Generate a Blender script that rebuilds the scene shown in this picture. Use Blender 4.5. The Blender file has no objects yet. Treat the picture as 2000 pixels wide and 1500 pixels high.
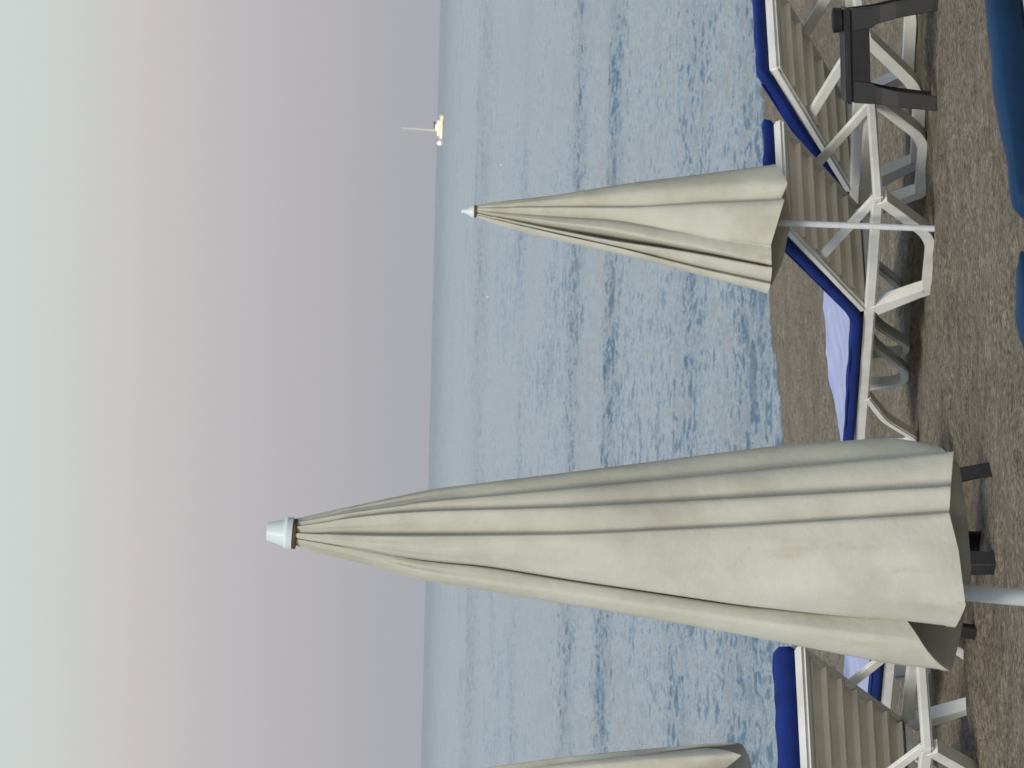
import bpy, bmesh, math, random
from mathutils import Vector, Matrix, noise
R = math.radians
random.seed(7)
scene = bpy.context.scene
C = scene.collection

# ------------------------------------------------------------------ camera
F_PX = 7000.0                       # focal length in pixels of the 2000 px long side
CAM = Vector((0.0, 0.0, 2.32))
PITCH = math.atan(159 / F_PX); ROLL = math.atan(38 / 1500)
fw = Vector((0, math.cos(PITCH), -math.sin(PITCH)))
r0 = Vector((1, 0, 0)); u0 = Vector((0, math.sin(PITCH), math.cos(PITCH)))
RT = math.cos(ROLL) * r0 + math.sin(ROLL) * u0
UP = -math.sin(ROLL) * r0 + math.cos(ROLL) * u0
cam_d = bpy.data.cameras.new('camera'); cam = bpy.data.objects.new('camera', cam_d); C.objects.link(cam)
cx, cy, cz = -UP, RT, -fw            # the phone was held on its side: world up points to the left of the picture
cam.matrix_world = Matrix(((cx.x, cy.x, cz.x, CAM.x), (cx.y, cy.y, cz.y, CAM.y), (cx.z, cy.z, cz.z, CAM.z), (0, 0, 0, 1)))
cam_d.sensor_fit = 'HORIZONTAL'; cam_d.sensor_width = 36; cam_d.lens = F_PX / 2000 * 36
cam_d.clip_start = 0.1; cam_d.clip_end = 200000
cam_d.dof.use_dof = True; cam_d.dof.focus_distance = 10.5; cam_d.dof.aperture_fstop = 22
scene.camera = cam

# ------------------------------------------------------------------ world, sun, exposure
def lin(r, g, b):
    f = lambda c: (c / 255 / 12.92) if c / 255 <= 0.04045 else ((c / 255 + 0.055) / 1.055) ** 2.4
    return (f(r), f(g), f(b), 1)
SUN_EL, SUN_AZ = 46, 198             # soft after-sunset glow behind the camera
w = bpy.data.worlds.new('World'); scene.world = w; w.use_nodes = True
nt = w.node_tree; N = nt.nodes; L = nt.links; N.clear()
out = N.new('ShaderNodeOutputWorld'); bg = N.new('ShaderNodeBackground'); L.new(bg.outputs[0], out.inputs[0])
tc = N.new('ShaderNodeTexCoord'); sep = N.new('ShaderNodeSeparateXYZ'); L.new(tc.outputs['Generated'], sep.inputs[0])
asn = N.new('ShaderNodeMath'); asn.operation = 'ARCSINE'; L.new(sep.outputs['Z'], asn.inputs[0])
mr = N.new('ShaderNodeMapRange'); mr.inputs[1].default_value = 0; mr.inputs[2].default_value = math.pi / 2; L.new(asn.outputs[0], mr.inputs[0])
pw = N.new('ShaderNodeMath'); pw.operation = 'POWER'; pw.inputs[1].default_value = 0.5; L.new(mr.outputs[0], pw.inputs[0])
rmp = N.new('ShaderNodeValToRGB'); L.new(pw.outputs[0], rmp.inputs[0])
def setramp(rn, stops):
    cr = rn.color_ramp
    while len(cr.elements) > 1: cr.elements.remove(cr.elements[-1])
    cr.elements[0].position = stops[0][0]; cr.elements[0].color = stops[0][1]
    for p, c in stops[1:]:
        e = cr.elements.new(p); e.color = c
el = lambda d: math.sqrt(d / 90)
setramp(rmp, [(0, lin(168, 170, 177)), (el(.6), lin(171, 172, 178)), (el(1.8), lin(180, 178, 182)), (el(3.4), lin(190, 187, 189)),
              (el(4.6), lin(201, 196, 195)), (el(6.0), lin(204, 208, 205)), (el(7.2), lin(206, 215, 213)), (el(11), lin(234, 242, 245)),
              (el(24), lin(214, 226, 234)), (el(45), lin(130, 160, 192)), (1, lin(124, 152, 186))])
sky = N.new('ShaderNodeTexSky'); sky.sky_type = 'NISHITA'; sky.sun_disc = False
sky.sun_elevation = R(SUN_EL); sky.sun_rotation = R(SUN_AZ); sky.air_density = 1.0; sky.dust_density = 2.0
sk = N.new('ShaderNodeVectorMath'); sk.operation = 'SCALE'; sk.inputs[3].default_value = 0.10; L.new(sky.outputs[0], sk.inputs[0])
# dusk band low over the sea, the Nishita sky takes over higher up
fac = N.new('ShaderNodeMapRange'); fac.inputs[1].default_value = el(9); fac.inputs[2].default_value = el(60); fac.inputs[4].default_value = 0.45
L.new(pw.outputs[0], fac.inputs[0])
mx = N.new('ShaderNodeMix'); mx.data_type = 'RGBA'; L.new(fac.outputs[0], mx.inputs[0]); L.new(rmp.outputs[0], mx.inputs[6]); L.new(sk.outputs[0], mx.inputs[7])
L.new(mx.outputs[2], bg.inputs[0]); bg.inputs[1].default_value = 1.0
sd = bpy.data.lights.new('sun', 'SUN'); sd.energy = 2.6; sd.angle = R(20); sd.color = (1.0, 0.93, 0.82)
so = bpy.data.objects.new('sun', sd); C.objects.link(so)
sdir = Vector((math.sin(R(SUN_AZ)) * math.cos(R(SUN_EL)), math.cos(R(SUN_AZ)) * math.cos(R(SUN_EL)), math.sin(R(SUN_EL))))
so.rotation_euler = sdir.to_track_quat('Z', 'Y').to_euler(); so.location = (0, -5, 20)
vs = scene.view_settings; vs.view_transform = 'Standard'; vs.look = 'None'; vs.exposure = 0.0; vs.gamma = 1; vs.use_curve_mapping = False

# ------------------------------------------------------------------ tagging helpers
def tag(o, label=None, cat=None, group=None, kind=None):
    if label: o['label'] = label
    if cat: o['category'] = cat
    if group: o['group'] = group
    if kind: o['kind'] = kind
    return o
def mk(name, bm, mat, parent=None, smooth=False, ang=None):
    me = bpy.data.meshes.new(name); bm.normal_update(); bm.to_mesh(me); bm.free()
    me.materials.append(mat)
    if smooth:
        me.shade_smooth()
        if ang: me.set_sharp_from_angle(angle=R(ang))
    o = bpy.data.objects.new(name, me); C.objects.link(o)
    if parent: o.parent = parent
    return o
def empty(name, mat=None):
    o = bpy.data.objects.new(name, None); o.empty_display_size = .1; C.objects.link(o)
    if mat is not None: o.matrix_world = mat
    return o
def copy_tree(o, parent=None):
    c = o.copy(); C.objects.link(c)
    if parent: c.parent = parent
    for ch in [x for x in C.objects if x.parent == o]: copy_tree(ch, c)
    return c

# ------------------------------------------------------------------ materials
def newmat(name):
    m = bpy.data.materials.new(name); m.use_nodes = True
    return m, m.node_tree.nodes, m.node_tree.links, m.node_tree.nodes['Principled BSDF']
def noise_n(N, L, scale, detail=4, rough=.55, vec=None, dim='3D'):
    n = N.new('ShaderNodeTexNoise'); n.noise_dimensions = dim; n.inputs['Scale'].default_value = scale
    n.inputs['Detail'].default_value = detail; n.inputs['Roughness'].default_value = rough
    if vec: L.new(vec, n.inputs['Vector'])
    return n
def plain(name, col, col2=None, scale=8, rough=.5, bump=.1, bscale=60, dist=.002, spec=.4):
    m, N, L, b = newmat(name)
    tc = N.new('ShaderNodeTexCoord'); n = noise_n(N, L, scale, 6, .6, tc.outputs['Object'])
    r = N.new('ShaderNodeValToRGB'); L.new(n.outputs[0], r.inputs[0])
    setramp(r, [(.32, (*(col2 or [c * .8 for c in col[:3]])[:3], 1)), (.62, (*col[:3], 1))])
    L.new(r.outputs[0], b.inputs['Base Color']); b.inputs['Roughness'].default_value = rough
    b.inputs['Specular IOR Level'].default_value = spec
    n2 = noise_n(N, L, bscale, 4, .6, tc.outputs['Object']); bp = N.new('ShaderNodeBump')
    bp.inputs['Strength'].default_value = bump * 5 if bump < .2 else bump; bp.inputs['Distance'].default_value = dist
    L.new(n2.outputs[0], bp.inputs['Height']); L.new(bp.outputs[0], b.inputs['Normal'])
    return m
M_frame = plain('white_resin', (.74, .74, .71), (.58, .58, .54), 5, .42, .08, 40, .001)
M_slat = plain('shade_tinted_slat_resin', (.85, .79, .68), (.76, .70, .59), 4, .55, .1, 50, .001)  # white slats; the beige of their shaded side is put into the colour
M_blue = plain('blue_fabric', (.005, .026, .19), (.004, .018, .13), 9, .75, .2, 300, .002, .3)
M_teal = plain('dark_blue_fabric', (.004, .040, .11), (.003, .028, .08), 9, .75, .2, 300, .002, .3)
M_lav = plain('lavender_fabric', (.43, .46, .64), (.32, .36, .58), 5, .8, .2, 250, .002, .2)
M_black = plain('black_resin', (.018, .017, .018), (.012, .012, .013), 20, .5, .3, 90, .002)
M_pole = plain('white_pole_paint', (.66, .70, .72), (.55, .58, .60), 14, .38, .05, 60, .0006)
M_rust = plain('rusty_collar', (.16, .085, .03), (.07, .04, .02), 30, .8, .1, 60, .001)
M_cap = plain('white_cap_plastic', (.62, .70, .72), (.55, .62, .64), 10, .4, .05, 60, .0006)

def canvas():
    m, N, L, b = newmat('cream_canvas')
    tc = N.new('ShaderNodeTexCoord')
    n1 = noise_n(N, L, 3.2, 6, .6, tc.outputs['Object'])
    r = N.new('ShaderNodeValToRGB'); L.new(n1.outputs[0], r.inputs[0])
    setramp(r, [(.28, (.47, .455, .37, 1)), (.5, (.61, .605, .515, 1)), (.72, (.68, .685, .615, 1))])
    # brown weather stains, thin blotches stretched down the cloth
    mp = N.new('ShaderNodeMapping'); mp.inputs['Scale'].default_value = (9, 9, 1.6); L.new(tc.outputs['Object'], mp.inputs[0])
    n2 = noise_n(N, L, 1.3, 5, .6, mp.outputs[0]); r2 = N.new('ShaderNodeValToRGB'); L.new(n2.outputs[0], r2.inputs[0])
    setramp(r2, [(.60, (0, 0, 0, 1)), (.80, (.5, .5, .5, 1))])
    mix = N.new('ShaderNodeMix'); mix.data_type = 'RGBA'; L.new(r2.outputs[0], mix.inputs[0]); L.new(r.outputs[0], mix.inputs[6]); mix.inputs[7].default_value = (.36, .29, .17, 1)
    L.new(mix.outputs[2], b.inputs['Base Color'])
    b.inputs['Roughness'].default_value = .85; b.inputs['Specular IOR Level'].default_value = .15
    n3 = noise_n(N, L, 16, 5, .65, tc.outputs['Object']); n4 = noise_n(N, L, 420, 2, .5, tc.outputs['Object'])
    bp = N.new('ShaderNodeBump'); bp.inputs['Strength'].default_value = .5; bp.inputs['Distance'].default_value = .006; L.new(n3.outputs[0], bp.inputs['Height'])
    bp2 = N.new('ShaderNodeBump'); bp2.inputs['Strength'].default_value = .35; bp2.inputs['Distance'].default_value = .001; L.new(n4.outputs[0], bp2.inputs['Height']); L.new(bp.outputs[0], bp2.inputs['Normal'])
    L.new(bp2.outputs[0], b.inputs['Normal'])
    tr = N.new('ShaderNodeBsdfTranslucent'); tr.inputs[0].default_value = (.60, .52, .34, 1)
    ms = N.new('ShaderNodeMixShader'); ms.inputs[0].default_value = .14
    L.new(b.outputs[0], ms.inputs[1]); L.new(tr.outputs[0], ms.inputs[2]); L.new(ms.outputs[0], N['Material Output'].inputs[0])
    return m
M_canvas = canvas()

def sand_mat():
    m, N, L, b = newmat('sand')
    tc = N.new('ShaderNodeTexCoord'); P = tc.outputs['Object']
    n1 = noise_n(N, L, .55, 5, .6, P); n2 = noise_n(N, L, 7, 8, .75, P); n3 = noise_n(N, L, 38, 6, .8, P)
    r1 = N.new('ShaderNodeValToRGB'); L.new(n1.outputs[0], r1.inputs[0]); setramp(r1, [(.3, (.168, .141, .103, 1)), (.7, (.232, .202, .155, 1))])
    r2 = N.new('ShaderNodeValToRGB'); L.new(n2.outputs[0], r2.inputs[0]); setramp(r2, [(.3, (.60, .58, .56, 1)), (.52, (1, 1, 1, 1)), (.72, (1.35, 1.33, 1.3, 1))])
    r3 = N.new('ShaderNodeValToRGB'); L.new(n3.outputs[0], r3.inputs[0]); setramp(r3, [(.36, (.34, .33, .31, 1)), (.5, (1, 1, 1, 1)), (.64, (1.8, 1.77, 1.7, 1))])
    a = N.new('ShaderNodeMix'); a.data_type = 'RGBA'; a.blend_type = 'MULTIPLY'; a.inputs[0].default_value = 1; L.new(r1.outputs[0], a.inputs[6]); L.new(r2.outputs[0], a.inputs[7])
    c = N.new('ShaderNodeMix'); c.data_type = 'RGBA'; c.blend_type = 'MULTIPLY'; c.inputs[0].default_value = 1; L.new(a.outputs[2], c.inputs[6]); L.new(r3.outputs[0], c.inputs[7])
    L.new(c.outputs[2], b.inputs['Base Color']); b.inputs['Roughness'].default_value = .95; b.inputs['Specular IOR Level'].default_value = .15
    bp = N.new('ShaderNodeBump'); bp.inputs['Strength'].default_value = .9; bp.inputs['Distance'].default_value = .03; L.new(n2.outputs[0], bp.inputs['Height'])
    bp2 = N.new('ShaderNodeBump'); bp2.inputs['Strength'].default_value = .9; bp2.inputs['Distance'].default_value = .008; L.new(n3.outputs[0], bp2.inputs['Height']); L.new(bp.outputs[0], bp2.inputs['Normal'])
    L.new(bp2.outputs[0], b.inputs['Normal'])
    return m

def sea_mat():
    m, N, L, b = newmat('sea_water')
    tc = N.new('ShaderNodeTexCoord'); P = tc.outputs['Object']
    def mapped(sx, sy):
        mp = N.new('ShaderNodeMapping'); mp.inputs['Scale'].default_value = (sx, sy, 1); mp.inputs['Rotation'].default_value = (0, 0, R(1.5)); L.new(P, mp.inputs[0]); return mp.outputs[0]
    fine = noise_n(N, L, 1.0, 4, .55, mapped(2.0, .85)); mid = noise_n(N, L, 1.0, 3, .5, mapped(.5, .28)); big = noise_n(N, L, 1.0, 3, .55, mapped(.06, .16))
    # wind bands: patches where the breeze ruffles the water more
    sep = N.new('ShaderNodeSeparateXYZ'); L.new(P, sep.inputs[0])
    wob = noise_n(N, L, 1.0, 3, .55, mapped(.022, .05))
    def band(c, wd, amp):
        s = N.new('ShaderNodeMath'); s.operation = 'MULTIPLY_ADD'; s.inputs[1].default_value = wd * 1.4; L.new(wob.outputs[0], s.inputs[0]); L.new(sep.outputs['Y'], s.inputs[2])
        d = N.new('ShaderNodeMath'); d.operation = 'SUBTRACT'; d.inputs[1].default_value = c + wd * .7; L.new(s.outputs[0], d.inputs[0])
        q = N.new('ShaderNodeMath'); q.operation = 'DIVIDE'; q.inputs[1].default_value = wd; L.new(d.outputs[0], q.inputs[0])
        p = N.new('ShaderNodeMath'); p.operation = 'MULTIPLY'; L.new(q.outputs[0], p.inputs[0]); L.new(q.outputs[0], p.inputs[1])
        e = N.new('ShaderNodeMath'); e.operation = 'MULTIPLY'; e.inputs[1].default_value = -1; L.new(p.outputs[0], e.inputs[0])
        x = N.new('ShaderNodeMath'); x.operation = 'EXPONENT'; L.new(e.outputs[0], x.inputs[0])
        a = N.new('ShaderNodeMath'); a.operation = 'MULTIPLY'; a.inputs[1].default_value = amp; L.new(x.outputs[0], a.inputs[0]); return a.outputs[0]
    bands = [band(94, 4.5, .9), band(75, 3.0, 1.15), band(52, 3.0, .5), band(41.5, 3, .8), band(150, 6, .3), band(290, 40, .6)]
    acc = bands[0]
    far = N.new('ShaderNodeMapRange'); far.inputs[1].default_value = 500; far.inputs[2].default_value = 2600; far.inputs[4].default_value = 2.6; L.new(sep.outputs['Y'], far.inputs[0]); bands.append(far.outputs[0])
    for x in bands[1:]:
        s = N.new('ShaderNodeMath'); s.operation = 'ADD'; L.new(acc, s.inputs[0]); L.new(x, s.inputs[1]); acc = s.outputs[0]
    st = N.new('ShaderNodeMath'); st.operation = 'MULTIPLY_ADD'; st.inputs[1].default_value = 1.45; st.inputs[2].default_value = .72; L.new(acc, st.inputs[0])
    geo = N.new('ShaderNodeNewGeometry'); cur = geo.outputs['Normal']
    for nz, k, var in ((noise_n(N, L, 1.0, 2, .6, mapped(9, 6)), .75, True), (noise_n(N, L, 1.0, 3, .6, mapped(3.4, 1.9)), .75, True), (noise_n(N, L, 1.0, 3, .6, mapped(1.3, .6)), .45, True), (noise_n(N, L, 1.0, 2, .5, mapped(.16, .035)), .36, False)):
        c = N.new('ShaderNodeVectorMath'); c.operation = 'SUBTRACT'; c.inputs[1].default_value = (.5, .5, .5); L.new(nz.outputs['Color'], c.inputs[0])
        f = N.new('ShaderNodeVectorMath'); f.operation = 'MULTIPLY'; f.inputs[1].default_value = (k, k, 0); L.new(c.outputs[0], f.inputs[0])
        res = f.outputs[0]
        if var:
            g = N.new('ShaderNodeVectorMath'); g.operation = 'SCALE'; L.new(res, g.inputs[0]); L.new(st.outputs[0], g.inputs[3]); res = g.outputs[0]
        ad = N.new('ShaderNodeVectorMath'); ad.operation = 'ADD'; L.new(cur, ad.inputs[0]); L.new(res, ad.inputs[1]); cur = ad.outputs[0]
    # ripples seen from a shore show their landward faces
    ad = N.new('ShaderNodeVectorMath'); ad.operation = 'ADD'; ad.inputs[1].default_value = (0, -.05, 0); L.new(cur, ad.inputs[0]); cur = ad.outputs[0]
    nn = N.new('ShaderNodeVectorMath'); nn.operation = 'NORMALIZE'; L.new(cur, nn.inputs[0]); L.new(nn.outputs[0], b.inputs['Normal'])
    b.inputs['Base Color'].default_value = (.10, .160, .212, 1); b.inputs['Roughness'].default_value = .18; b.inputs['IOR'].default_value = 1.42
    b.inputs['Specular IOR Level'].default_value = .5
    return m

# ------------------------------------------------------------------ terrain
NX, NY = -0.67, 0.742                 # direction down the beach, towards the sea
SLOPE = .084; PX, PY = .71, 16.4
SEA = -1.41
def plane_z(x, y):
    return -SLOPE * (NX * (x - PX) + NY * (y - PY))
def ground(X, Y, h=0.0):
    """where the sight line through upright pixel X, Y meets the beach raised by h"""
    d = fw + RT * ((X - 750) / F_PX) - UP * ((Y - 1000) / F_PX)
    a = CAM.z - h - plane_z(0, 0); s = -SLOPE * (NX * d.x + NY * d.y)
    t = a / (s - d.z)
    return Vector((d.x * t, d.y * t, CAM.z + d.z * t - h))
DRIFTS = [(ground(225, 1930), .42, .05), (ground(100, 1930), .5, .06), (ground(1000, 1850), .5, .03)]
def sand_h(x, y):
    z = plane_z(x, y)
    z = max(z, SEA - 3.0)
    for c, r_, h_ in DRIFTS:
        e_ = ((x - c.x) ** 2 + (y - c.y) ** 2) / r_ ** 2
        if e_ < 6: z += h_ * math.exp(-e_)
    p = Vector((x, y, 0))
    z += .02 * noise.noise(p * 1.3) + .02 * noise.noise(p * 4.1 + Vector((9, 2, 0))) + .006 * noise.noise(p * 11)
    z += .035 * noise.noise(p * .45 + Vector((3, 7, 0)))
    return z
def axis(a, b, step, far):
    v = [a + i * step for i in range(int((b - a) / step) + 1)]
    s = step; lo = [a]; hi = [v[-1]]
    while hi[-1] < far[1]: s *= 1.35; hi.append(hi[-1] + s)
    s = step
    while lo[-1] > far[0]: s *= 1.35; lo.append(lo[-1] - s)
    return lo[:0:-1] + v + hi[1:]
xs = axis(-3.0, 4.6, .04, (-400, 400)); ys = axis(5, 43, .06, (-30, 300))
me = bpy.data.meshes.new('beach_sand')
verts = [(x, y, sand_h(x, y)) for y in ys for x in xs]; nx = len(xs)
faces = [(j * nx + i, j * nx + i + 1, (j + 1) * nx + i + 1, (j + 1) * nx + i) for j in range(len(ys) - 1) for i in range(nx - 1)]
me.from_pydata(verts, [], faces); me.shade_smooth(); me.materials.append(sand_mat())
o = bpy.data.objects.new('beach_sand', me); C.objects.link(o); tag(o, kind='structure')

# the water: real waves out to some 700 m (rows spread wider with distance), a flat sheet beyond
def wave_z(x, y):
    p = Vector((x * .9 + .07 * y, y, 0))
    band = sum(a * math.exp(-((y + 1.3 * noise.noise(Vector((x * .03, y * .03, 3))) - c) / w_) ** 2) for c, w_, a in ((94, 4.5, 1.0), (75, 3.0, 1.2), (52, 3, .5), (41.0, 3.5, .9), (150, 6, .3), (290, 40, .6)))
    z = .03 * noise.noise(p * .32) + .030 * noise.noise(Vector((p.x * 1.35, p.y * 1.5, 5))) * (.55 + 2.0 * band) + .018 * noise.noise(Vector((p.x * 2.9, p.y * 3.2, 9))) * (.9 + 1.9 * band)
    if y < 130: z += .010 * (1 + band) * min(1, (130 - y) / 60) * noise.noise(Vector((p.x * 4.2, p.y * 4.6, 1)))
    if y > 110: z += .09 * min(1, (y - 110) / 200) * noise.noise(Vector((p.x * .35, p.y * .16, 2)))
    return z
ang = [-.21 + i * .0009 for i in range(468)]
dist = [30.0]
while dist[-1] < 760: dist.append(dist[-1] * 1.0034)
me = bpy.data.meshes.new('sea'); verts = []; na = len(ang)
for j, d in enumerate(dist):
    fd = min(1, (dist[-1] - d) / 150)
    for i, a_ in enumerate(ang):
        fe = min(1, min(i, na - 1 - i) / 12); x, y = d * a_, d
        verts.append((x, y, wave_z(x, y) * fe * fd))
faces = [(j * na + i, j * na + i + 1, (j + 1) * na + i + 1, (j + 1) * na + i) for j in range(len(dist) - 1) for i in range(na - 1)]
# flat sheet around the wavy sector, sharing its rim
S = 90000.0; nd = len(dist); base = len(verts)
verts += [(-S, -200, 0), (S, -200, 0), (S, S, 0), (-S, S, 0)]
c0, c1, c2, c3 = 0, na - 1, (nd - 1) * na + na - 1, (nd - 1) * na
faces += [[base, base + 1] + [c1 - i for i in range(na)],
          [base + 1, base + 2, c2] + [j * na + na - 1 for j in range(nd - 2, -1, -1)],
          [base + 2, base + 3] + [c3 + i for i in range(na)],
          [base + 3, base] + [j * na for j in range(nd)]]
me.from_pydata(verts, [], faces); me.shade_smooth(); me.materials.append(sea_mat())
o = bpy.data.objects.new('sea', me); o.location = (0, 0, SEA); C.objects.link(o); tag(o, kind='structure')

# ------------------------------------------------------------------ mesh helpers
def box(bm, x0, x1, y0, y1, z0, z1, M=None):
    vs = [bm.verts.new(Vector((x, y, z)) if M is None else M @ Vector((x, y, z))) for x in (x0, x1) for y in (y0, y1) for z in (z0, z1)]
    for f in ((0, 1, 3, 2), (4, 6, 7, 5), (0, 4, 5, 1), (2, 3, 7, 6), (0, 2, 6, 4), (1, 5, 7, 3)): bm.faces.new([vs[i] for i in f])
    return vs
def bevel(bm, w, seg=2, ang=30):
    bmesh.ops.recalc_face_normals(bm, faces=bm.faces)
    es = [e for e in bm.edges if len(e.link_faces) == 2 and e.calc_face_angle(0) > R(ang)]
    bmesh.ops.bevel(bm, geom=es, offset=w, segments=seg, affect='EDGES', clamp_overlap=True)
def fillet(pts, rad, n=5):
    o = [Vector(pts[0])]
    for i in range(1, len(pts) - 1):
        a, b, c = Vector(pts[i - 1]), Vector(pts[i]), Vector(pts[i + 1])
        ra = min(rad, (a - b).length * .45, (c - b).length * .45)
        p, q = b + (a - b).normalized() * ra, b + (c - b).normalized() * ra
        for k in range(n + 1):
            t = k / n; o.append(p * (1 - t) ** 2 + b * 2 * t * (1 - t) + q * t * t)
    o.append(Vector(pts[-1])); return o
def sweep(bm, pts, th, x0, x1, ths=None):
    """flat bar following (y, z) points, th thick in its plane, from x0 to x1"""
    n = len(pts); rings = []
    for i, p in enumerate(pts):
        a = (pts[i] - pts[i - 1]).normalized() if i else (pts[1] - pts[0]).normalized()
        b = (pts[i + 1] - pts[i]).normalized() if i < n - 1 else a
        t = (a + b).normalized(); nn = Vector((-t.y, t.x)); k = 1 / max(.5, t.dot(a))
        h = (ths[i] if ths else th) / 2 * k
        q, r = p + nn * h, p - nn * h
        rings.append([bm.verts.new((x, v.x, v.y)) for x, v in ((x0, q), (x1, q), (x1, r), (x0, r))])
    for i in range(n - 1):
        for k in range(4): bm.faces.new((rings[i][k], rings[i][(k + 1) % 4], rings[i + 1][(k + 1) % 4], rings[i + 1][k]))
    bm.faces.new(rings[0]); bm.faces.new(rings[-1][::-1])
def lathe(bm, prof, seg=24, M=None):
    rings = []
    for r, z in prof:
        rings.append([bm.verts.new((M or Matrix()) @ Vector((r * math.cos(2 * math.pi * k / seg), r * math.sin(2 * math.pi * k / seg), z))) for k in range(seg)])
    for i in range(len(rings) - 1):
        for k in range(seg): bm.faces.new((rings[i][k], rings[i][(k + 1) % seg], rings[i + 1][(k + 1) % seg], rings[i + 1][k]))
    bm.faces.new(rings[0][::-1]); bm.faces.new(rings[-1])

# ------------------------------------------------------------------ sun lounger
W2 = .30; ZR = .285; BL = .88; HEAD = -.98; FOOT = 1.40
def make_lounger(name, ang, fabric, seed=0, curl=0.0, HT=.028):
    """x across, +y towards the foot end, hinge at y=0"""
    root = empty(name); a = R(ang)
    bdir = Vector((-math.cos(a), math.sin(a)))            # (y, z) up the backrest
    bnor = Vector((math.sin(a), math.cos(a)))             # front face normal
    hz = ZR + .03
    def bp(s, n=0): return Vector((0, hz)) + bdir * s + bnor * n
    for sx in (-1, 1):
        x0, x1 = sorted((sx * W2, sx * (W2 - .032)))
        bm = bmesh.new(); sweep(bm, fillet([(HEAD, ZR), (FOOT, ZR)], .01), .055, x0, x1); bevel(bm, .009)
        mk('side_rail', bm, M_frame, root, True, 40)
        # head leg: a bent loop with a skid on the sand
        bm = bmesh.new(); y0, y1 = sorted((sx * (W2 + .004), sx * (W2 - .055)))
        pts = fillet([(-.01, ZR - .02), (-.155, .05), (-.17, .018), (-.56, .018), (-.68, .05), (-.97, ZR - .02)], .06)
        th = [.074 if p.x > -.12 else .052 for p in pts]
        sweep(bm, pts, .04, y0, y1, th); bevel(bm, .007)
        mk('leg', bm, M_frame, root, True, 40)
        bm = bmesh.new()
        pts = fillet([(.84, ZR - .015), (1.08, .17), (1.24, .04), (1.27, .018), (1.33, .018), (1.36, .05), (1.39, ZR - .02)], .05)
        sweep(bm, pts, .036, y0, y1); bevel(bm, .007); mk('leg', bm, M_frame, root, True, 40)
        # stay holding up the backrest
        bm = bmesh.new(); x0s, x1s = sorted((sx * (W2 - .034), sx * (W2 - .054)))
        p = bp(.50, -.02); sweep(bm, [p, Vector((-.955, ZR + .0))], .050, x0s, x1s); bevel(bm, .006); mk('stay', bm, M_frame, root, True, 40)
        # backrest side member
        bm = bmesh.new(); x0, x1 = sorted((sx * (W2 - .001), sx * (W2 - .045)))
        sweep(bm, [bp(.0), bp(BL - .02)], .046, x0, x1); bevel(bm, .012, 3); mk('backrest_rail', bm, M_frame, root, True, 40)
    bm = bmesh.new(); box(bm, -W2, W2, HEAD - .026, HEAD + .022, ZR - .023, ZR + .022); bevel(bm, .009); mk('head_bar', bm, M_frame, root, True, 40)
    bm = bmesh.new(); box(bm, -W2, W2, FOOT - .02, FOOT + .03, ZR - .023, ZR + .022); bevel(bm, .009); mk('foot_bar', bm, M_frame, root, True, 40)
    bm = bmesh.new(); box(bm, -W2 + .03, W2 - .03, -.03, .03, ZR - .02, ZR + .012); bevel(bm, .006); mk('hinge_bar', bm, M_frame, root, True, 40)
    bm = bmesh.new(); sweep(bm, [bp(BL - .055), bp(BL)], .05, -W2 + .0, W2 - .0); bevel(bm, .012, 3); mk('top_rail', bm, M_frame, root, True, 40)
    # slats: shallow channels whose lips face down and back
    bm = bmesh.new(); n = 6; pitch = (BL - .09) / n
    for k in range(n):
        s = .035 + k * pitch
        sweep(bm, [bp(s, .004), bp(s + pitch - .014, .004)], .012, -W2 + .04, W2 - .04)
        sweep(bm, [bp(s + .004, -.0165), bp(s + .012, -.0165)], .028, -W2 + .04, W2 - .04)
        sweep(bm, [bp(s + pitch - .024, -.0125), bp(s + pitch - .017, -.0125)], .02, -W2 + .04, W2 - .04)
    mk('backrest_slats', bm, M_slat, root)
    bm = bmesh.new()
    for k in range(16):
        y = .05 + k * .083; box(bm, -W2 + .03, W2 - .03, y, y + .07, ZR + .008, ZR + .02); box(bm, -W2 + .03, W2 - .03, y + .004, y + .011, ZR - .012, ZR + .006)
    mk('seat_slats', bm, M_slat, root)
    # mattress: soft pad following seat and backrest
    path = fillet([(FOOT + .02, hz + HT + .004), (.02, hz + HT + .004), tuple(bp(BL + .02, HT + .03))], .10, 8)
    dense = []
    for i in range(len(path) - 1):
        m = max(1, int((path[i + 1] - path[i]).length / .025))
        for k in range(m): dense.append(path[i].lerp(path[i + 1], k / m))
    dense.append(path[-1]); n = len(dense)
    bm = bmesh.new(); rings = []; HW = W2 + .014; tops = []; edge = ([], [])
    # half section: flat top and bottom, rounded sides
    sec = [(-1 + k / 10, 1) for k in range(1, 20)] + [(.965, .93), (.99, .75), (1.0, .4), (1.0, -.4), (.99, -.75), (.965, -.93)]
    sec = sec + [(-x, -z) for x, z in sec]
    for i, p in enumerate(dense):
        t = (dense[min(i + 1, n - 1)] - dense[max(i - 1, 0)]).normalized(); nn = Vector((-t.y, t.x))
        if nn.y < 0: nn = -nn
        e = min(i, n - 1 - i) * .025; cap = min(1, math.sqrt(max(.0, 1 - (1 - min(1, e / .035)) ** 2)) + .12); ring = []; top = []
        def off(ux):
            f = min(1, max(0, (ux + 1) / 2)); f = f * f * (3 - 2 * f); g = min(1, max(0, p.x / .22)); g = g * g * (3 - 2 * g)
            q = Vector((ux * 2.2 + seed * 5, i * .12, 2)); q2 = Vector((ux * 5 + seed * 5, i * .07, 7))
            return curl * f * g, .007 * noise.noise(q) + .006 * noise.noise(q2)
        for ux, uz in sec:
            c_, dn = off(ux); hw = HW * (.985 + .015 * cap) + (dn if abs(ux) > .9 else 0); ht = (HT * uz + (dn if uz > 0 else dn * .3)) * cap + c_
            ring.append(bm.verts.new((ux * hw, p.x + nn.x * ht, p.y + nn.y * ht)))
        rings.append(ring)
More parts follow.
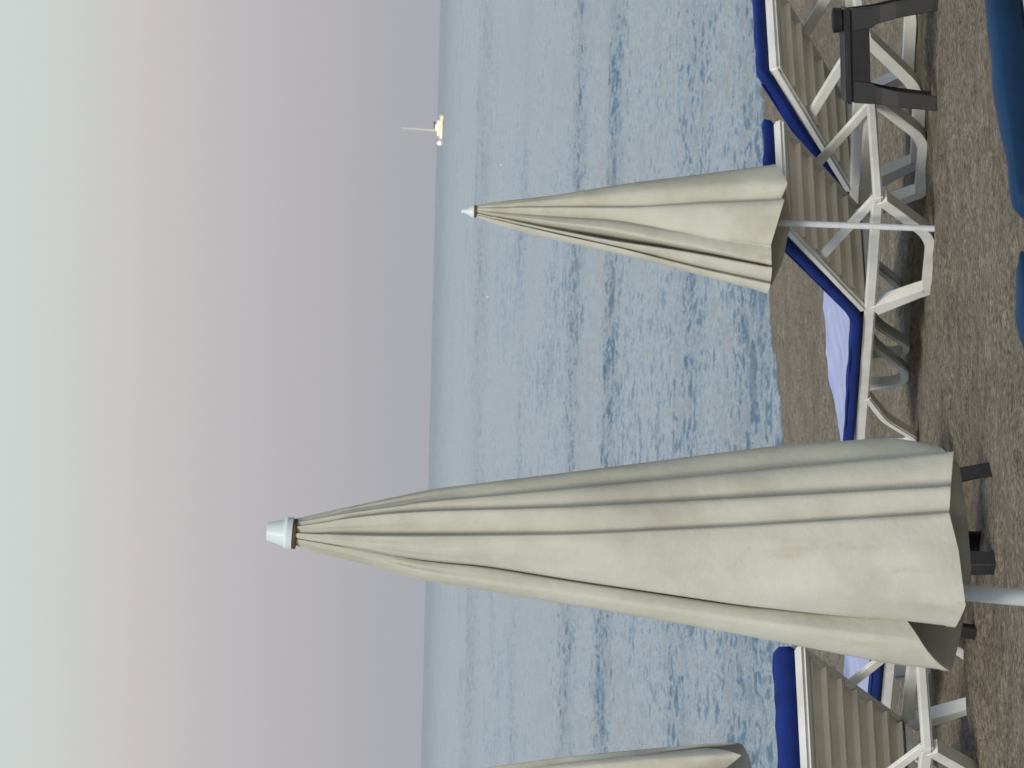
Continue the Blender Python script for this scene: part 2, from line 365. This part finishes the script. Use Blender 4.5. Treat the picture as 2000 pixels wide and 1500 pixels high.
        for k in range(1, 20):
            ux = -1 + k / 10; c_, dn = off(ux)
            ht = (HT + dn) * cap + c_ + .0025
            top.append(Vector((ux * HW, p.x + nn.x * ht, p.y + nn.y * ht)))
        tops.append(top); edge[0].append((p, nn, off(-1)[0])); edge[1].append((p, nn, off(1)[0]))
    K = len(sec)
    for i in range(n - 1):
        for k in range(K): bm.faces.new((rings[i][k], rings[i][(k + 1) % K], rings[i + 1][(k + 1) % K], rings[i + 1][k]))
    bm.faces.new(rings[0]); bm.faces.new(rings[-1][::-1]); bmesh.ops.recalc_face_normals(bm, faces=bm.faces)
    pad = mk('mattress', bm, fabric, root, True)
    for side in (0, 1):                                   # corded seam along both long edges
        bm = bmesh.new(); tr = []
        line = [Vector(((1 if side else -1) * (HW - .004), p.x + nn_.x * (HT * .80 + c__), p.y + nn_.y * (HT * .80 + c__))) for p, nn_, c__ in edge[side]][3:-3]
        for i, v in enumerate(line):
            nx_ = (line[min(i + 1, len(line) - 1)] - line[max(i - 1, 0)]).normalized(); a1 = Vector((1, 0, 0)); a2 = nx_.cross(a1).normalized()
            tr.append([bm.verts.new(v + a1 * .0055 * math.cos(q_) + a2 * .0055 * math.sin(q_)) for q_ in [k * math.pi / 3 for k in range(6)]])
        for i in range(len(tr) - 1):
            for k in range(6): bm.faces.new((tr[i][k], tr[i][(k + 1) % 6], tr[i + 1][(k + 1) % 6], tr[i + 1][k]))
        mk('piping', bm, fabric, pad, True)
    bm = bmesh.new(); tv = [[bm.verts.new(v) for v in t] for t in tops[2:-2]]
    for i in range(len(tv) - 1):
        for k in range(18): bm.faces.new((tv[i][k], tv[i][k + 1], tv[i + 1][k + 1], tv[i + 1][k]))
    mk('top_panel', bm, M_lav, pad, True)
    return root
def frame_at(p, yaw):
    """yaw: angle of the seaward (+y) axis away from the picture plane, turning left and away"""
    a = R(yaw); Ld = Vector((-math.cos(a), math.sin(a), 0)); Ld.z = plane_z(Ld.x, Ld.y) - plane_z(0, 0)
    Wd = Vector((math.sin(a), math.cos(a), 0)); Wd.z = plane_z(Wd.x, Wd.y) - plane_z(0, 0)
    Ld.normalize(); Nn = Wd.cross(Ld).normalized(); Wd = Ld.cross(Nn).normalized()
    return Matrix(((Wd.x, Ld.x, Nn.x, p.x), (Wd.y, Ld.y, Nn.y, p.y), (Wd.z, Ld.z, Nn.z, p.z), (0, 0, 0, 1)))
def put(root, X, Y, yaw, local, dz=0, sc=1.0):
    """stand the thing on the sand so that its point `local` shows at upright pixel X, Y"""
    lx, ly, lz = (v * sc for v in local)
    p = ground(X, Y, lz + dz); M = frame_at(Vector((p.x, p.y, p.z + dz)), yaw); off = M.to_3x3() @ Vector((lx, ly, 0))
    M.translation = M.translation - off
    root.matrix_world = M @ Matrix.Scale(sc, 4)
GL = 'white sun loungers with blue mattresses on the beach'
def btop(ang): return (BL * math.cos(R(ang)) * -1, ZR + .03 + BL * math.sin(R(ang)))

bB = make_lounger('sun_lounger', 27, M_blue, 1, .055); put(bB, 897, 1700, 60, (-W2, 0, ZR))
tag(bB, 'white slatted lounger with blue mattress directly behind the pole of the smaller closed parasol', 'sun lounger', GL)
bA = make_lounger('sun_lounger', 23, M_blue, 2); put(bA, 1130, 1672, 50, (-W2, 0, ZR), 0, 1.09)
tag(bA, 'white slatted lounger with blue mattress behind the black table carrying the ashtray', 'sun lounger', GL)
bC = make_lounger('sun_lounger', 31, M_blue, 3, 0, .05); put(bC, 104, 1772, 60, (W2, 0, ZR))
tag(bC, 'white slatted lounger with raised blue backrest between the large parasol and the cut-off parasol', 'sun lounger', GL)
bC2 = make_lounger('sun_lounger', 9, M_blue, 4, .055); put(bC2, 225, 1742, 60, (-W2, -.03, ZR))
tag(bC2, 'blue mattress lounger mostly hidden behind the large closed parasol, seen under another lounger\'s backrest', 'sun lounger', GL)
yt, zt = btop(32)
bD = make_lounger('sun_lounger', 32, M_teal, 5, 0, .026); put(bD, 1209, 2082, 50, (-W2, yt, zt))
tag(bD, 'nearest lounger, its dark blue mattress top filling the sand corner below the black table', 'sun lounger', GL)
bE = make_lounger('sun_lounger', 32, M_teal, 6, 0, .026); put(bE, 1085, 2092, 50, (W2, yt, zt))
tag(bE, 'near lounger showing only a thin sliver of dark blue mattress top beside a fuller one', 'sun lounger', GL)

# ------------------------------------------------------------------ side tables
def make_table(size=.46, h=.43):
    root = empty('side_table'); hs = size / 2
    bm = bmesh.new(); box(bm, -hs, hs, -hs, hs, h - .034, h); bevel(bm, .009, 3); mk('tabletop', bm, M_black, root, True, 40)
    bm = bmesh.new(); i = hs - .008
    for s in (-1, 1):
        box(bm, *sorted((s * i, s * (i - .012))), -i + .012, i - .012, h - .112, h - .0345)
        box(bm, -i, i, *sorted((s * i, s * (i - .0118))), h - .112, h - .0345)
    mk('apron', bm, M_black, root)
    for sx in (-1, 1):
        for sy in (-1, 1):
            bm = bmesh.new(); zt = h - .0342
            def ring(z, o, wd, t=.014):
                a = hs - .005 + o; pts = [(a, a), (a, a - wd), (a - t, a - wd), (a - t, a - t), (a - wd, a - t), (a - wd, a)]
                return [bm.verts.new((sx * p[0], sy * p[1], z)) for p in pts]
            levels = [(zt, 0, .10), (zt - .088, .008, .095), (zt - .10, .009, .084), (zt - .125, .012, .078), (.2, .026, .074), (.035, .046, .068), (-.02, .050, .068)]
            rs = [ring(*l) for l in levels]
            for a, b in zip(rs, rs[1:]):
                for k in range(6): bm.faces.new((a[k], a[(k + 1) % 6], b[(k + 1) % 6], b[k]))
            bm.faces.new(rs[0]); bm.faces.new(rs[-1]); bmesh.ops.recalc_face_normals(bm, faces=bm.faces); bevel(bm, .003, 1, 50)
            mk('leg', bm, M_black, root)
    return root
GT = 'black resin side tables between the loungers'
t1 = make_table(.43); put(t1, 1512, 1838, 7, (-.265, -.265, 0))
tag(t1, 'black resin side table with splayed legs at the picture edge, carrying a dark ashtray', 'table', GT)
t2 = copy_tree(t1); put(t2, 396, 1952, 50, (-.27, -.27, 0))
tag(t2, 'black resin side table hidden behind the large closed parasol, only its legs showing', 'table', GT)
ash = empty('ashtray', t1.matrix_world @ Matrix.Translation((-.10, -.16, .43)))
bm = bmesh.new(); lathe(bm, [(.045, 0), (.055, .006), (.058, .045), (.052, .047), (.046, .012)]); mk('bowl', bm, M_black, ash, True, 40)
tag(ash, 'small round black ashtray standing on the black side table', 'ashtray')

# ------------------------------------------------------------------ closed parasols
def lerp_tab(tab, y):
    if y <= tab[0][0]: return tab[0][1]
    for (a, b), (c, d) in zip(tab, tab[1:]):
        if y <= c: return b + (d - b) * (y - a) / (c - a)
    return tab[-1][1]
def smooth_tab(tab, y):
    w = max(0, min(48, y - tab[0][0], tab[-1][0] - y))
    return sum(lerp_tab(tab, y + w * k / 3) * (4 - abs(k)) for k in range(-3, 4)) / 16
def make_parasol(foot, neckY, baseX, baseY, tipX, capY, cols, cap, yawdeg, pole_r, rib_len, seed, buried=.25):
    """closed parasol in real metres; x along the picture, y towards the sea, z up; px_m = pixels per metre of the photo at its distance.
    cols = cloth columns round the section: (hem pixel row, [(pixel row, x off the pole axis)...], [(row, depth in m)...])"""
    root = empty('parasol'); root.location = foot; D0 = (foot - CAM).dot(fw); px_m = F_PX / D0
    cr, sr = math.cos(ROLL), math.sin(ROLL)
    def loc(X, Y, depth):                               # picture offsets turned level and into metres from the pole's foot
        q = RT * ((X - baseX) / px_m) + UP * ((baseY - Y) / px_m)          # upright plane through the foot
        return q + ((foot + q) - CAM) * (depth / D0)                        # nearer folds are that much smaller and nearer
    axisX = lambda Y: tipX + (baseX - tipX) * (Y - capY) / (baseY - capY)
    rows = 70; grid = []
    n = len(cols); SUB = 6
    for i in range(n):
        for s in range(SUB):
            u = s / SUB; A, B = cols[i], cols[(i + 1) % n]; line = []
            bulge = A[3] if len(A) > 3 else .0
            for r in range(rows + 1):
                t = r / rows
                hem = A[0] * (1 - u) + B[0] * u
                Y = neckY + (hem - neckY) * t
                YA = neckY + (A[0] - neckY) * t; YB = neckY + (B[0] - neckY) * t
                xa, xb = smooth_tab(A[1], YA), smooth_tab(B[1], YB); da, db = smooth_tab(A[2], YA), smooth_tab(B[2], YB)
                x = xa + (xb - xa) * u; d = da + (db - da) * u
                # cloth bulges out between its folds
                ex, ed = (xb - xa) / px_m, db - da; ln = math.hypot(ex, ed) + 1e-6
                k = bulge * 4 * u * (1 - u) * ln * min(1, t * 2.5) + (.0035 * math.sin(u * 12.566) * math.exp(-((t - .12) / .12) ** 2) if ln > .02 else 0)
                d += ex / ln * -k; x += ed / ln * k * px_m
                w = Vector((x / px_m * 5 + seed, d * 5, Y / px_m * 2.2)); w2 = Vector((x / px_m * 17 + seed, d * 17, Y / px_m * 1.1)); q = .0045 * min(1, t * 3) * noise.noise(w2) + .012 * min(1, t * 2) * noise.noise(w) + .007 * min(1, t * 3) * noise.noise(w * 2.6 + Vector((0, 0, 4)))
                line.append(loc(axisX(Y) + x, Y, d - q))
            grid.append(line)
    bm = bmesh.new(); vv = [[bm.verts.new(p) for p in l] for l in grid]; m = len(vv)
    for i in range(m):
        for r in range(rows): bm.faces.new((vv[i][r], vv[i][r + 1], vv[(i + 1) % m][r + 1], vv[(i + 1) % m][r]))
    bmesh.ops.recalc_face_normals(bm, faces=bm.faces)
    can = mk('canopy', bm, M_canvas, root, True)
    so_ = can.modifiers.new('solid', 'SOLIDIFY'); so_.thickness = .004; so_.offset = -1
    # stitched hem band, a few millimetres proud of the cloth
    hb = bmesh.new(); can.data.update(); hv = []
    for i in range(m):
        l = []
        for r in (rows - 1, rows):
            v = can.data.vertices[i * (rows + 1) + r]; l.append(hb.verts.new(v.co + v.normal * .0015))
        hv.append(l)
    for i in range(m):
        for r in range(1): hb.faces.new((hv[i][r], hv[i][r + 1], hv[(i + 1) % m][r + 1], hv[(i + 1) % m][r]))
    bmesh.ops.recalc_face_normals(hb, faces=hb.faces); hem_o = mk('hem', hb, M_canvas, can, True)
    top = loc(tipX, capY, 0); low = loc(baseX, baseY, 0) ; ax = (top - low).normalized()
    Mx = ax.to_track_quat('Z', 'Y').to_matrix().to_4x4()
    H = (top - low).length
    bm = bmesh.new(); lathe(bm, [(pole_r, -buried), (pole_r, H - .03)], 20, Matrix.Translation(low) @ Mx); mk('pole', bm, M_pole, root, True, 40)
    cz = H - (neckY - capY) / px_m
    bm = bmesh.new(); lathe(bm, [(r, cz + z) for r, z in cap], 28, Matrix.Translation(low) @ Mx); mk('cap', bm, M_cap, root, True, 35)
    rr = cap[1][0] * .93; bm = bmesh.new(); lathe(bm, [(rr, cz - .010), (rr * 1.03, cz - .006), (rr * .98, cz - .003)], 28, Matrix.Translation(low) @ Mx); mk('collar', bm, M_rust, root, True, 40)
    # ribs folded down along the pole inside the cloth
    for k in range(6):
        a = math.radians(60 * k + 20); bm = bmesh.new()
        p0 = Vector((.006 * math.cos(a) + .012, .006 * math.sin(a), cz - .14)); p1 = Vector((.055 * math.cos(a), .055 * math.sin(a), cz - rib_len))
        q = (p1 - p0).to_track_quat('Z', 'Y').to_matrix().to_4x4()
        lathe(bm, [(.005, 0), (.005, (p1 - p0).length)], 8, Matrix.Translation(low) @ Mx @ Matrix.Translation(p0) @ q); mk('rib', bm, M_pole, root, True)
    return root

# large parasol ------------------------------------------------ x = offset from pole axis in photo pixels, depth in metres (minus = nearer)
def tab(ax, pts): return [(Y, X - ax(Y)) for Y, X in pts]
axB = lambda Y: 463 + (285 - 463) * (Y - 515) / (2537 - 515)
def colB(hem, pts, dep, bulge=.0): return (hem, tab(axB, pts), dep, bulge)
big_cols = [
    # front, left to right
    colB(1856, [(570, 438), (620, 418), (680, 408), (835, 365), (1120, 318), (1300, 287), (1500, 250), (1740, 203), (1860, 190)], [(570, 0), (835, .01), (1860, -.02)], .10),
    colB(1800, [(570, 444), (835, 380), (1120, 340), (1440, 290), (1800, 245)], [(570, -.02), (835, -.05), (1860, -.10)], .06),
    colB(1766, [(570, 449), (680, 430), (835, 402), (944, 392), (1120, 363), (1440, 316), (1620, 299), (1765, 294)], [(570, -.022), (680, -.035), (835, -.045), (1860, -.075)], .0),
    colB(1800, [(570, 450), (680, 431), (835, 404), (944, 395), (1120, 366), (1440, 320), (1620, 304), (1800, 300)], [(570, -.018), (680, -.028), (835, -.03), (1120, -.035), (1600, -.03), (1860, .02)], .0),
    colB(1866, [(570, 451), (680, 433), (835, 407), (944, 398), (1120, 369), (1440, 319), (1620, 299), (1765, 288), (1866, 276)], [(570, -.024), (680, -.05), (835, -.062), (1120, -.085), (1860, -.13)], .05),
    colB(1886, [(570, 454), (680, 443), (835, 428), (1120, 412), (1440, 370), (1885, 318)], [(570, -.028), (835, -.09), (1120, -.13), (1860, -.19)], .04),
    colB(1872, [(570, 457), (680, 449), (835, 443), (1120, 440), (1440, 440), (1870, 425)], [(570, -.028), (835, -.085), (1120, -.14), (1860, -.215)], .03),
    colB(1854, [(570, 459), (680, 452), (755, 451), (835, 452), (1120, 456), (1440, 471), (1854, 497)], [(570, -.026), (680, -.06), (835, -.08), (1120, -.135), (1860, -.20)], .0),
    colB(1854, [(570, 460), (680, 456), (755, 454), (835, 455), (1120, 460), (1440, 475), (1854, 500)], [(570, -.02), (680, -.03), (835, -.045), (1120, -.11), (1860, -.165)], .14),
    colB(1857, [(570, 470), (680, 486), (755, 494), (835, 500), (1120, 509), (1440, 526), (1857, 549)], [(570, -.024), (680, -.045), (835, -.065), (1120, -.11), (1860, -.17)], .0),
    colB(1857, [(570, 471), (680, 488), (755, 497), (835, 503), (1120, 513), (1440, 530), (1857, 552)], [(570, -.018), (680, -.02), (835, -.035), (1120, -.08), (1860, -.135)], .14),
    colB(1863, [(570, 478), (680, 498), (835, 519), (1120, 546), (1440, 577), (1863, 617)], [(570, -.015), (680, -.02), (835, -.035), (1120, -.06), (1860, -.10)], .0),
    colB(1850, [(570, 479), (680, 499), (835, 521), (1120, 548), (1440, 579), (1863, 612)], [(570, -.010), (835, -.012), (1120, -.03), (1860, -.05)], .14),
    colB(1822, [(570, 485), (620, 497), (680, 509), (835, 544), (1120, 579), (1300, 602), (1500, 628), (1740, 646), (1790, 640), (1825, 617)], [(570, .0), (835, .02), (1860, .03)], .12),
    # round the back
    colB(1874, [(570, 478), (835, 520), (1120, 545), (1440, 580), (1874, 590)], [(570, .02), (835, .07), (1120, .10), (1860, .13)], .1),
    colB(1888, [(570, 465), (835, 470), (1120, 480), (1440, 500), (1918, 490)], [(570, .024), (835, .06), (1120, .08), (1860, .10)], .1),
    colB(1897, [(570, 458), (835, 440), (1120, 430), (1440, 420), (1930, 385)], [(570, .024), (835, .09), (1120, .13), (1860, .18)], .1),
    colB(1880, [(570, 446), (835, 400), (1120, 370), (1440, 330), (1880, 280)], [(570, .02), (835, .06), (1120, .07), (1860, .08)], .1),
]
big = make_parasol(ground(285, 2537), 570, 285, 2537, 463, 515, big_cols,
                   [(.028, -.004), (.034, -.002), (.034, .010), (.031, .014), (.0285, .016), (.0205, .046), (.019, .051), (.014, .052), (.014, .046)], 0, .0172, 1.28, 1)
tag(big, 'large closed cream parasol in the foreground, its white cap against the sky', 'parasol', 'closed cream beach parasols')

# smaller parasol behind the front lounger
axS = lambda Y: 1088 + (1053 - 1088) * (Y - 900) / (1838 - 900)
def colS(hem, pts, dep, bulge=.0): return (hem, tab(axS, [(Y, 1500 - y) for Y, y in pts]), dep, bulge)
small_cols = [
    colS(1496, [(926, 422), (966, 438), (1065, 465), (1230, 501), (1362, 536), (1461, 562), (1496, 573)], [(926, 0), (1100, .01), (1530, .0)], .12),
    colS(1505, [(926, 419), (966, 429), (1065, 453), (1197, 481), (1362, 524), (1505, 555)], [(926, -.02), (1100, -.05), (1530, -.10)], .0),
    colS(1505, [(926, 418), (966, 428), (1065, 451), (1197, 479), (1362, 521), (1505, 551)], [(926, -.015), (1100, -.02), (1530, -.06)], .12),
    colS(1508, [(926, 416), (966, 425), (1065, 446), (1197, 471), (1296, 485), (1362, 496), (1505, 523)], [(926, -.02), (1065, -.05), (1200, -.085), (1530, -.15)], .0),
    colS(1508, [(926, 415), (966, 423), (1065, 443), (1197, 468), (1296, 482), (1362, 493), (1505, 519)], [(926, -.012), (1065, .0), (1200, .03), (1300, -.02), (1530, -.09)], .02),
    colS(1507, [(926, 412), (966, 417), (1065, 432), (1197, 448), (1296, 470), (1362, 482), (1505, 515)], [(926, -.024), (1065, -.07), (1200, -.11), (1530, -.17)], .08),
    colS(1506, [(926, 411), (966, 415), (1098, 426), (1197, 431), (1362, 461), (1505, 479)], [(926, -.022), (1065, -.05), (1200, -.075), (1530, -.15)], .0),
    colS(1506, [(926, 410), (966, 413), (1098, 424), (1197, 429), (1362, 459), (1505, 477)], [(926, -.02), (1065, -.035), (1200, -.05), (1530, -.17)], .10),
    colS(1532, [(926, 407), (966, 407), (1098, 405), (1230, 406), (1362, 398), (1504, 393), (1532, 391)], [(926, -.02), (1065, -.06), (1200, -.09), (1530, -.16)], .0),
    colS(1526, [(926, 406), (966, 405), (1098, 403), (1230, 404), (1362, 396), (1504, 390), (1526, 386)], [(926, -.012), (1065, -.03), (1200, -.05), (1530, -.10)], .12),
    colS(1538, [(926, 404), (1098, 390), (1230, 375), (1362, 365), (1538, 358)], [(926, -.012), (1065, -.03), (1200, -.06), (1530, -.12)], .08),
    colS(1514, [(926, 402), (966, 394), (1065, 384), (1230, 357), (1362, 341), (1461, 328), (1514, 321)], [(926, .0), (1200, .02), (1530, .03)], .12),
    colS(1535, [(926, 406), (1065, 392), (1230, 380), (1400, 372), (1535, 366)], [(926, .02), (1200, .08), (1530, .12)], .1),
    colS(1545, [(926, 411), (1065, 410), (1230, 415), (1400, 420), (1545, 430)], [(926, .022), (1200, .07), (1530, .10)], .1),
    colS(1530, [(926, 417), (1065, 435), (1230, 455), (1400, 480), (1530, 505)], [(926, .02), (1200, .08), (1530, .13)], .1),
]
small_cap = [(.026, -.002), (.030, .0), (.029, .008), (.020, .022), (.013, .036), (.009, .054), (.006, .058)]
sm = make_parasol(ground(1053, 1838), 926, 1053, 1838, 1088, 900, small_cols, small_cap, 0, .0145, 1.28, 5)
tag(sm, 'smaller closed cream parasol on a thin white pole, standing complete before the loungers', 'parasol', 'closed cream beach parasols')

# third parasol, mostly outside the frame
left_cols = [(h, [(Y, x * 1.08 + 4 * math.sin(i * 2.1)) if Y > 1100 else (Y, x) for Y, x in t], [(Y, d * 1.05) for Y, d in dp], b) for i, (h, t, dp, b) in enumerate(small_cols)]
left_cols[11] = (1515, [(Y, X - axS(Y)) for Y, X in ((850, 1093), (926, 1106), (1011, 1127), (1162, 1147), (1290, 1160), (1418, 1171), (1498, 1177), (1515, 1174))], left_cols[11][2], .16)
left_cols[9] = (1468, left_cols[9][1], [(926, -.012), (1400, -.05), (1530, .06)], .02)
left_cols[10] = (1518, left_cols[10][1], left_cols[10][2], .1)
left_cols.insert(11, (1418, [(Y, X - axS(Y)) for Y, X in ((850, 1091), (926, 1102), (1162, 1136), (1290, 1149), (1418, 1162))], [(926, 0), (1300, -.02), (1450, .05)], .0))
lp = make_parasol(ground(1053 - 1128, 1838 - 70 + 92), 850, 1053, 1930, 1091, 824, left_cols, small_cap, 0, .0145, 1.28, 9)
tag(lp, 'closed cream parasol cut off by the picture edge beyond the left lounger', 'parasol', 'closed cream beach parasols')

# ------------------------------------------------------------------ sailing boat near the horizon, buoys
M_hull = plain('boat_white_paint', (.82, .74, .66), (.78, .70, .6), 1, .3, .02, 5, .01)
M_dark = plain('boat_canvas_brown', (.10, .055, .04), (.08, .05, .035), 1, .7, .02, 5, .01)
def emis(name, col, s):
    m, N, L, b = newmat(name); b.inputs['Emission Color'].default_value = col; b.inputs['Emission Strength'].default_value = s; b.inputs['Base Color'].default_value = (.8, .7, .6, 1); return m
M_glow = emis('added_warm_glow', (1, .62, .34, 1), 1.5)  # added glow standing in for low sun on the boat, no real lamp
M_glow2 = emis('added_white_glow', (1, .84, .72, 1), 1.2)  # paler added glow for wheelhouse and dinghy, not a real lamp
d_ = fw + RT * ((1245 - 750) / F_PX) - UP * ((866 - 1000) / F_PX); t_ = (SEA - CAM.z) / d_.z
bp_ = CAM + d_ * t_; sc = t_ / F_PX                     # metres per photo pixel there
boat = empty('sailing_boat', Matrix.Translation(bp_))
tag(boat, 'white two-decked sailing boat with tall bare mast and added warm glow on the horizon', 'sailing boat')
def hull_bm(x0, x1, bw, z0, z1, sheer=.6):
    bm = bmesh.new(); n = 14; rings = []
    for i in range(n + 1):
        t = i / n; x = x0 + (x1 - x0) * t; wd = bw / 2 * (1 - abs(2 * t - .8) ** 2.6 * .8 if t > .4 else .75 + .25 * t / .4); wd = max(.05, wd)
        zt = z1 + sheer * (2 * t - 1) ** 2; rings.append([bm.verts.new(v) for v in ((x, -wd, zt), (x, -wd * .85, z0 + (zt - z0) * .4), (x, -wd * .3, z0), (x, wd * .3, z0), (x, wd * .85, z0 + (zt - z0) * .4), (x, wd, zt))])
    for a, b in zip(rings, rings[1:]):
        for k in range(5): bm.faces.new((a[k], a[k + 1], b[k + 1], b[k]))
        bm.faces.new((a[5], a[0], b[0], b[5]))
    bm.faces.new(rings[0]); bm.faces.new(rings[-1]); bmesh.ops.recalc_face_normals(bm, faces=bm.faces); return bm
mk('hull', hull_bm(-18 * sc, 30 * sc, 5, -1, 7 * sc), M_hull, boat, True, 40)
bm = bmesh.new(); box(bm, -12 * sc, 20 * sc, -1.7, 1.7, 7 * sc, 13 * sc); bevel(bm, .3, 2); cab = mk('cabin', bm, M_hull, boat, True, 40)
bm = bmesh.new(); box(bm, -10 * sc, 18 * sc, -1.76, -1.72, 8.5 * sc, 10.5 * sc); mk('cabin_glow_strip', bm, M_glow, cab)  # glowing strip added to brighten the cabin side
bm = bmesh.new(); box(bm, -16 * sc, 26 * sc, -2.56, -2.4, 3.0 * sc, 5.0 * sc); mk('hull_glow_strip', bm, M_glow, boat)  # made-up glowing strip that lifts the hull's brightness
bm = bmesh.new(); box(bm, 4 * sc, 17 * sc, -1.5, 1.5, 15.5 * sc, 18 * sc); bevel(bm, .3, 2); mk('awning', bm, M_dark, boat, True, 40)
bm = bmesh.new(); box(bm, 2 * sc, 12 * sc, -1.3, 1.3, 13 * sc, 15.5 * sc); mk('wheelhouse', bm, M_glow2, boat)  # whole block glows as added brightness under the awning
def cyl(a, b, r, r2=None):
    bm = bmesh.new(); a, b = Vector(a), Vector(b); lathe(bm, [(r, 0), (r2 or r, (b - a).length)], 10, Matrix.Translation(a) @ (b - a).to_track_quat('Z', 'Y').to_matrix().to_4x4()); return bm
mk('mast', cyl((0, 0, 7 * sc), (3 * sc, 0, 81 * sc), .60, .34), M_hull, boat, True, 40)
mk('boom', cyl((1 * sc, 0, 17 * sc), (18 * sc, 0, 19 * sc), .2), M_dark, boat, True, 40)
M_wire = plain('rigging_wire', (.45, .45, .46), (.4, .4, .4), 1, .5, .01, 5, .01)
for x in (-28, -18): mk('stay', cyl((x * sc, 0, 8 * sc), (1.8 * sc, 0, 58 * sc), .07), M_wire, boat)
mk('stay', cyl((28 * sc, 0, 8 * sc), (3 * sc, 0, 78 * sc), .06), M_wire, boat)
ten = empty('dinghy', Matrix.Translation(bp_ + Vector((-25 * sc, 0, 0)))); tag(ten, 'small white dinghy with an added glow, floating close to the sailing boat', 'dinghy')
mk('hull', hull_bm(-5 * sc, 5 * sc, 2.2, -.3, 5 * sc, .3), M_hull, ten, True, 40)
bm = bmesh.new(); lathe(bm, [(.5, 0), (1.1, .5), (1.1, 1.6), (.5, 2.1)], 12, Matrix.Translation((0, -.8, 4 * sc))); mk('glow_body', bm, M_glow2, ten, True)  # glowing body added so the dinghy shows bright
M_buoy = plain('buoy_white', (.8, .82, .82), (.7, .72, .72), 1, .4, .02, 5, .01)
for X, Y, s, lab in ((920, 953, .065, 'white buoy afloat between the two nearer parasols'), (1178, 980, .07, 'white buoy afloat below the sailing boat, nearest the smaller parasol')):
    d_ = fw + RT * ((X - 750) / F_PX) - UP * ((Y - 1000) / F_PX); p = CAM + d_ * ((SEA - CAM.z) / d_.z)
    o = empty('buoy', Matrix.Translation(p)); tag(o, lab, 'buoy', 'white buoys on the sea')
    bm = bmesh.new(); lathe(bm, [(s * .3, -s), (s * .9, -s * .5), (s, 0), (s * .8, s * .6), (s * .25, s), (s * .2, s * 1.3), (s * .1, s * 1.35)], 16); mk('float', bm, M_buoy, o, True)
